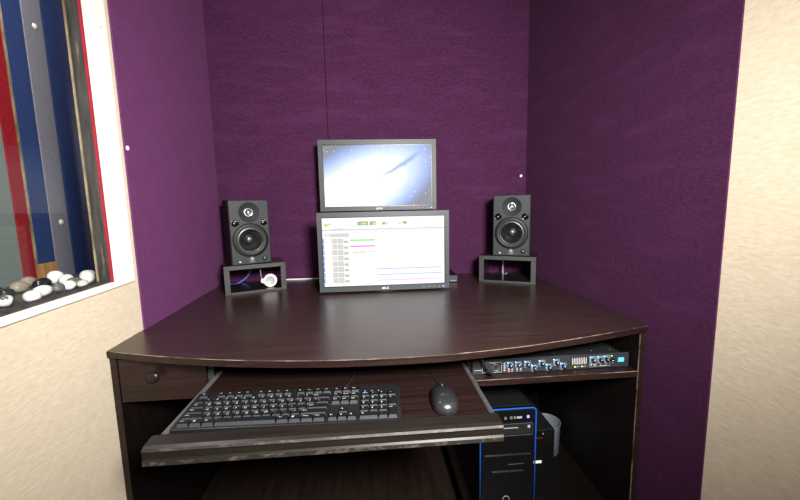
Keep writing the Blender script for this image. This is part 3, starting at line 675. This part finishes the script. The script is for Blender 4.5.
# ------------------------------------------------------------------ mouse
ms = thing('mouse', 'black computer mouse on the tray right of the keyboard', 'mouse', (0.158, 0.800, TZ), rad(-3))
bm = bmesh.new(); bmesh.ops.create_uvsphere(bm, u_segments=36, v_segments=24, radius=1.0)
for v in bm.verts:
    x, y, z = v.co
    # squarish egg outline, hump towards the palm (-y)
    sgn = lambda a, p: math.copysign(abs(a)**p, a)
    w = 0.0325*(1.0-0.10*y) ; nx = sgn(x, 0.8)*w*(1-0.06*(1-y*y))
    ny = sgn(y, 0.85)*0.058
    hz = 0.033*(0.86-0.20*y)
    nz = sgn(max(z, -0.25), 0.85)*hz if z > 0 else z*0.006
    v.co = (nx, ny, max(nz, -0.003)+0.0035)
for f in bm.faces: f.smooth = True
me = bpy.data.meshes.new('mouse_body'); bm.to_mesh(me); bm.free(); me.materials.append(plain('satin black mouse', (0.016, 0.017, 0.019), 0.27))
o = bpy.data.objects.new('mouse_body', me); COL.objects.link(o); o.parent = ms
b = MB(); b.lathe([(0.0, -0.0035), (0.007, -0.003), (0.0085, 0.0), (0.007, 0.003), (0.0, 0.0035)], 'black', T(0, 0.036, 0.0225) @ Matrix.Rotation(rad(90), 4, 'Y'), 24); b.build('scroll_wheel', ms)
b = MB(); b.tube([(0, 0.0545, 0.012), (0, 0.070, 0.006), (-0.004, 0.10, 0.0024), (-0.012, 0.16, 0.0024), (-0.01, 0.28, 0.0024)], 0.002, 'black_cable', 8); b.build('cable', ms)

# ------------------------------------------------------------------ rack channel strip on the shelf
RX0 = 0.524; RZ = 0.618
rk = thing('rack_processor', 'black rack audio processor with blue-ringed knobs on the desk shelf', 'audio processor', (RX0, 1.0, RZ))
b = MB(); b.box(-0.241, 0.241, 0, 0.004, 0.001, 0.0445, 'rackface'); fp = b.build('faceplate', rk, bevel=0.0005)
b = MB(); b.box(-0.218, 0.218, 0.004, 0.21, 0.0, 0.043, 'chassis')
for x in (-0.1, 0.02, 0.14, 0.2): b.lathe([(0.003, 0), (0.003, 0.001), (0, 0.0015)], 'darkgrey', T(x, 0.03, 0.043), 12)
b.build('chassis', rk)
def frame2d(b, x0, x1, z0, z1, t, mat, y=-0.0006):
    b.box(x0, x1, y, 0, z1-t, z1, mat); b.box(x0, x1, y, 0, z0, z0+t, mat); b.box(x0, x0+t, y, 0, z0, z1, mat); b.box(x1-t, x1, y, 0, z0, z1, mat)
b = MB(); frame2d(b, 0.312-RX0, 0.371-RX0, 0.0045, 0.036, 0.0012, 'print_dim'); b.box(0.334-RX0, 0.352-RX0, -0.0006, 0, 0.0325, 0.035, 'print_dim')
b.box(0.288-RX0, 0.312-RX0, -0.0006, 0, 0.0125, 0.0145, 'print_dim')
b.box(0.313-RX0, 0.370-RX0, -0.0004, 0, 0.0058, 0.0312, 'chassis'); b.build('input_panel', fp)
for x in (0.328, 0.353):
    b = MB(); b.lathe([(0.0115, 0), (0.0115, 0.002), (0.009, 0.002), (0.008, -0.001), (0, -0.001)], 'darkgrey', FACE(x-RX0, -0.0004, 0.019), 28)
    for a in (90, 210, 330): b.lathe([(0.0014, 0.0005), (0, 0.0006)], 'silver', FACE(x-RX0+0.004*math.cos(rad(a)), -0.0004, 0.019+0.004*math.sin(rad(a))), 8)
    b.build('input_socket', fp)
KN = [(0.396, .0245), (0.421, .0245), (0.449, .0245), (0.470, .0120), (0.493, .0250), (0.515, .0120), (0.538, .0255), (0.559, .0130), (0.651, .0265), (0.675, .0265), (0.694, .0270)]
for x, z in KN:
    x -= RX0
    b = MB(); b.lathe([(0.0062, 0), (0.0058, 0.009), (0.005, 0.011), (0.0, 0.011)], 'black', FACE(x, -0.001, z), 24); b.box(x-0.0004, x+0.0004, -0.0123, -0.0118, z, z+0.005, 'print', X=None)
    kn = b.build('control_knob', rk)
    b = MB()
    n = 20; vs = []
    for k in range(n+1):
        a = rad(-10+250*k/n)
        for r in (0.0064, 0.0084): vs.append((x+r*math.cos(a), -0.0008, z+r*math.sin(a)))
    b.add(vs, [(2*k, 2*k+1, 2*k+3, 2*k+2) for k in range(n)], 'bluering'); b.build('scale_ring', kn)['label'] = 'light blue scale ring'
for grp in (KN[:8], KN[8:]):
  b = MB()
  for x, z in grp:
    x -= RX0; frame2d(b, x-0.0098, x+0.0098, z-0.0098, z+0.0098, 0.0006, 'print_dim', y=-0.0004)
    b.box(x-0.0098, x-0.006, -0.0006, 0, z+0.0068, z+0.0098, 'print'); b.box(x-0.004, x+0.003, -0.0006, 0, z-0.0105, z-0.0088, 'print')
  if len(grp) == 3:
    frame2d(b, 0.641-RX0, 0.661-RX0, 0.0045, 0.0375, 0.0007, 'print_dim'); frame2d(b, 0.663-RX0, 0.706-RX0, 0.0055, 0.0385, 0.0007, 'print_dim'); b.box(0.674-RX0, 0.696-RX0, -0.0006, 0, 0.0062, 0.008, 'print_dim')
  b.build('panel_printing', fp)
b = MB()
for z in (0.008, 0.015, 0.022, 0.029): b.box(0.376-RX0, 0.3815-RX0, -0.002, 0, z, z+0.0045, 'print_dim')
for x in (0.392, 0.402, 0.417, 0.428): b.box(x-0.0025-RX0, x+0.0025-RX0, -0.002, 0, 0.0095, 0.0135, 'print_dim')
for x in (0.402, 0.417, 0.428): b.box(x-0.0025-RX0, x+0.0025-RX0, -0.001, 0, 0.0045, 0.0058, 'print_dim')
for x in (0.646, 0.656): b.lathe([(0.0028, 0), (0.0026, 0.004), (0, 0.0045)], 'print_dim', FACE(x-RX0, 0, 0.0115), 14)
for x in (0.675, 0.694): b.box(x-0.004-RX0, x+0.004-RX0, -0.002, 0, 0.010, 0.0165, 'darkgrey'); b.box(x-0.0012-RX0, x+0.0012-RX0, -0.0026, 0, 0.012, 0.0145, 'print_dim')
b.build('push_buttons', rk)
b = MB(); b.box(0.3895-RX0, 0.3945-RX0, -0.002, 0, 0.0045, 0.0085, 'led_red'); b.build('warning_light', rk)
b = MB(); b.box(0.582-RX0, 0.636-RX0, -0.0008, 0, 0.0125, 0.037, 'black')
for k in range(9): b.box(0.586+k*0.0053-RX0, 0.5892+k*0.0053-RX0, -0.0012, 0, 0.0155, 0.0335, 'grey'); b.box(0.587+k*0.0053-RX0, 0.588+k*0.0053-RX0, -0.0014, 0, 0.034, 0.036, 'print')
b.build('level_meter', rk)
b = MB()
for x in (0.596, 0.618): b.box(x-0.002-RX0, x+0.002-RX0, -0.0015, 0, 0.0065, 0.0095, 'led_yellow'); b.box(x+0.004-RX0, x+0.014-RX0, -0.0006, 0, 0.0072, 0.0088, 'print_dim')
b.box(0.709-RX0, 0.7125-RX0, -0.0015, 0, 0.035, 0.0375, 'led_yellow'); b.build('indicator_lights', rk)
b = MB(); b.box(0.708-RX0, 0.7185-RX0, -0.003, 0, 0.0125, 0.028, 'void'); b.box(0.712-RX0, 0.716-RX0, -0.0034, 0, 0.0215, 0.023, 'print'); b.box(0.712-RX0, 0.7135-RX0, -0.0034, 0, 0.015, 0.017, 'print'); b.build('power_switch', rk)
b = MB(); b.box(0.731-RX0, 0.750-RX0, -0.0008, 0, 0.016, 0.0295, 'sticker'); b.build('sticker', rk)['label'] = 'light blue sticker'
# plugged cable
pl = thing('audio_cable', 'black cable with silver plug in the left socket of the rack unit', 'cable', (0.328, 0.995, 0.637))
AX = Matrix.Rotation(rad(90), 4, 'X') @ Matrix.Rotation(rad(22), 4, 'X') @ Matrix.Rotation(rad(18), 4, 'Y')
b = MB(); b.lathe([(0.0, 0.0), (0.008, 0.0), (0.0085, 0.004), (0.0085, 0.011), (0.0062, 0.016), (0.0044, 0.022)], 'silver', AX, 20); b.build('plug', pl)['label'] = 'silver plug'
e = AX @ Vector((0, 0, 0.020)); e2 = AX @ Vector((0, 0, 0.026))
b = MB(); b.tube([e, e2, e2+Vector((-0.003, -0.003, 0.004)), (-0.004, -0.028, 0.006), (-0.022, -0.020, 0.036), (-0.040, 0.0, 0.080), (-0.040, 0.05, 0.085)], 0.0036, 'black_cable', 10); b.build('cord', pl)

# ------------------------------------------------------------------ computer tower, black box, plastic tub under the desk
TW, TH, TD = 0.176, 0.388, 0.43
pc = thing('computer_tower', 'black computer tower with blue trim standing under the desk', 'computer', (0.404, 1.02, 0.10))
b = MB(); b.box(-TW/2+0.004, TW/2-0.004, 0.03, TD, 0, TH-0.004, 'black_matte'); b.build('case', pc, bevel=0.003)
b = MB(); b.box(-TW/2+0.003, TW/2-0.003, 0.004, 0.03, 0, TH-0.003, 'black_gloss'); fpn = b.build('front_panel', pc, bevel=0.004)
b = MB(); r = 0.012
pts = [(-TW/2, 0, 0.004), (-TW/2, 0, TH-r)] + [(-TW/2+r-r*math.cos(rad(a)), 0, TH-r+r*math.sin(rad(a))) for a in (30, 60, 90)] + [(TW/2-r+r*math.sin(rad(a)), 0, TH-r+r*math.cos(rad(a))) for a in (0, 30, 60, 90)] + [(TW/2, 0, 0.004)]
b.tube(pts, 0.0024, 'blue_trim', 10, sub=1, X=T(0, 0.006, 0)); b.build('trim_strip', pc)['label'] = 'glossy blue trim strip'
b = MB()
for x in (-0.01, 0.008, 0.020): b.lathe([(0.004, 0), (0.004, 0.001), (0.003, 0.001), (0.003, 0)], 'print_dim', FACE(x, 0.0038, TH-0.028), 14)
b.box(0.026, 0.042, 0.003, 0.004, TH-0.031, TH-0.025, 'print_dim'); b.build('front_ports', fpn)
b = MB(); b.box(0.058, 0.065, 0.001, 0.004, TH-0.030, TH-0.023, 'led_blue'); b.build('power_light', fpn)
b = MB(); frame2d(b, -0.074, 0.076, TH-0.086, TH-0.046, 0.0012, 'darkgrey', y=0.002); b.box(-0.07, 0.072, 0.003, 0.004, TH-0.083, TH-0.049, 'black'); b.box(-0.03, 0.030, 0.002, 0.004, TH-0.062, TH-0.0595, 'print_dim'); b.box(0.060, 0.068, 0.001, 0.004, TH-0.063, TH-0.055, 'grey'); b.build('disc_drive', fpn)
b = MB(); b.box(-0.074, 0.072, 0.001, 0.004, TH-0.152, TH-0.1505, 'silver'); b.box(-0.050, 0.050, 0.001, 0.004, TH-0.208, TH-0.2065, 'silver'); b.box(0.0, 0.05, 0.002, 0.004, TH-0.184, TH-0.183, 'darkgrey'); b.build('silver_lines', fpn)
b = MB(); b.lathe([(0.011, 0), (0.011, 0.001), (0.0095, 0.001), (0.0095, 0)], 'grey', FACE(-0.005, 0.0035, 0.086), 28); b.build('round_badge', fpn)
bb = thing('black_box', 'tall narrow black box with a white label right of the computer tower', 'box', (0.553, 1.12, 0.10))
b = MB(); b.box(-0.054, 0.054, 0.004, 0.30, 0, 0.244, 'black_matte'); b.build('case', bb, bevel=0.003)
b = MB(); b.box(-0.052, 0.052, 0.0, 0.004, 0.002, 0.242, 'black_gloss'); b.build('front_panel', bb, bevel=0.001)
b = MB(); b.box(-0.035, 0.008, -0.0006, 0.0, 0.124, 0.134, 'white'); b.build('label', bb)['label'] = 'white label'
b = MB(); b.box(0.009, 0.012, -0.001, 0.0, 0.230, 0.235, 'grey'); b.box(-0.03, 0.010, -0.0006, 0.0, 0.216, 0.219, plain('dull red strip', (0.12, 0.01, 0.01), 0.4)); b.build('indicator', bb)
tb = thing('plastic_tub', 'cloudy clear plastic tub behind the black box near the right desk panel', 'tub', (0.690, 1.345, 0.10))
b = MB(); b.lathe([(0.0, 0.002), (0.046, 0.002), (0.050, 0.006), (0.053, 0.128), (0.0545, 0.132), (0.052, 0.132), (0.049, 0.128), (0.047, 0.008), (0.0, 0.005)], 'tub', None, 40); b.build('tub_wall', tb)

# ------------------------------------------------------------------ camera and light
cam_d = bpy.data.cameras.new('camera'); cam = bpy.data.objects.new('camera', cam_d); COL.objects.link(cam)
yaw, pitch, roll = rad(4.4), rad(7.1), rad(1.2)
fw = Vector((math.sin(yaw)*math.cos(pitch), math.cos(yaw)*math.cos(pitch), -math.sin(pitch)))
r0 = Vector((math.cos(yaw), -math.sin(yaw), 0)); u0 = r0.cross(fw)
r1 = r0*math.cos(roll)-u0*math.sin(roll); u1 = u0*math.cos(roll)+r0*math.sin(roll)
mw = Matrix((r1, u1, -fw)).transposed().to_4x4(); mw.translation = Vector((0, 0, 1.12))
cam.matrix_world = mw
cam_d.sensor_fit = 'HORIZONTAL'; cam_d.sensor_width = 36.0; cam_d.lens = 36.0*365.0/800.0; cam_d.clip_start = 0.01
S.camera = cam

def spot(name, loc, target, energy, angle, blend, size, col):
    l = bpy.data.lights.new(name, 'SPOT'); l.energy = energy; l.spot_size = rad(angle); l.spot_blend = blend; l.shadow_soft_size = size; l.color = col
    o = bpy.data.objects.new(name, l); COL.objects.link(o); o.location = loc
    o.rotation_euler = (Vector(target)-Vector(loc)).to_track_quat('-Z', 'Y').to_euler()
    return o
spot('camera_flash', (0.31, -0.22, 1.44), (-0.05, 1.7, 1.06), 375, 110, 1.0, 0.14, (1.0, 0.96, 0.92))
bl = bpy.data.lights.new('booth_fill', 'POINT'); bl.energy = 34; bl.shadow_soft_size = 0.08; bl.color = (1.0, 0.97, 0.95)  # unseen light, added to brighten the panels behind the glass
bo = bpy.data.objects.new('booth_fill', bl); COL.objects.link(bo); bo.location = (-1.0, 1.05, 2.35)
cl = bpy.data.lights.new('ceiling_fill', 'POINT'); cl.energy = 12; cl.shadow_soft_size = 0.10; cl.color = (1.0, 0.90, 0.76)  # unseen warm light overhead, added as fill for the cream walls
co = bpy.data.objects.new('ceiling_fill', cl); COL.objects.link(co); co.location = (0.05, -0.75, 2.50)
W = bpy.data.worlds.new('world'); S.world = W; W.use_nodes = True
W.node_tree.nodes['Background'].inputs['Color'].default_value = (1.0, 0.95, 0.9, 1); W.node_tree.nodes['Background'].inputs['Strength'].default_value = 0.02
S.view_settings.view_transform = 'Standard'; S.view_settings.look = 'None'; S.view_settings.gamma = 1.0
S.view_settings.use_curve_mapping = False; S.view_settings.exposure = 0.0
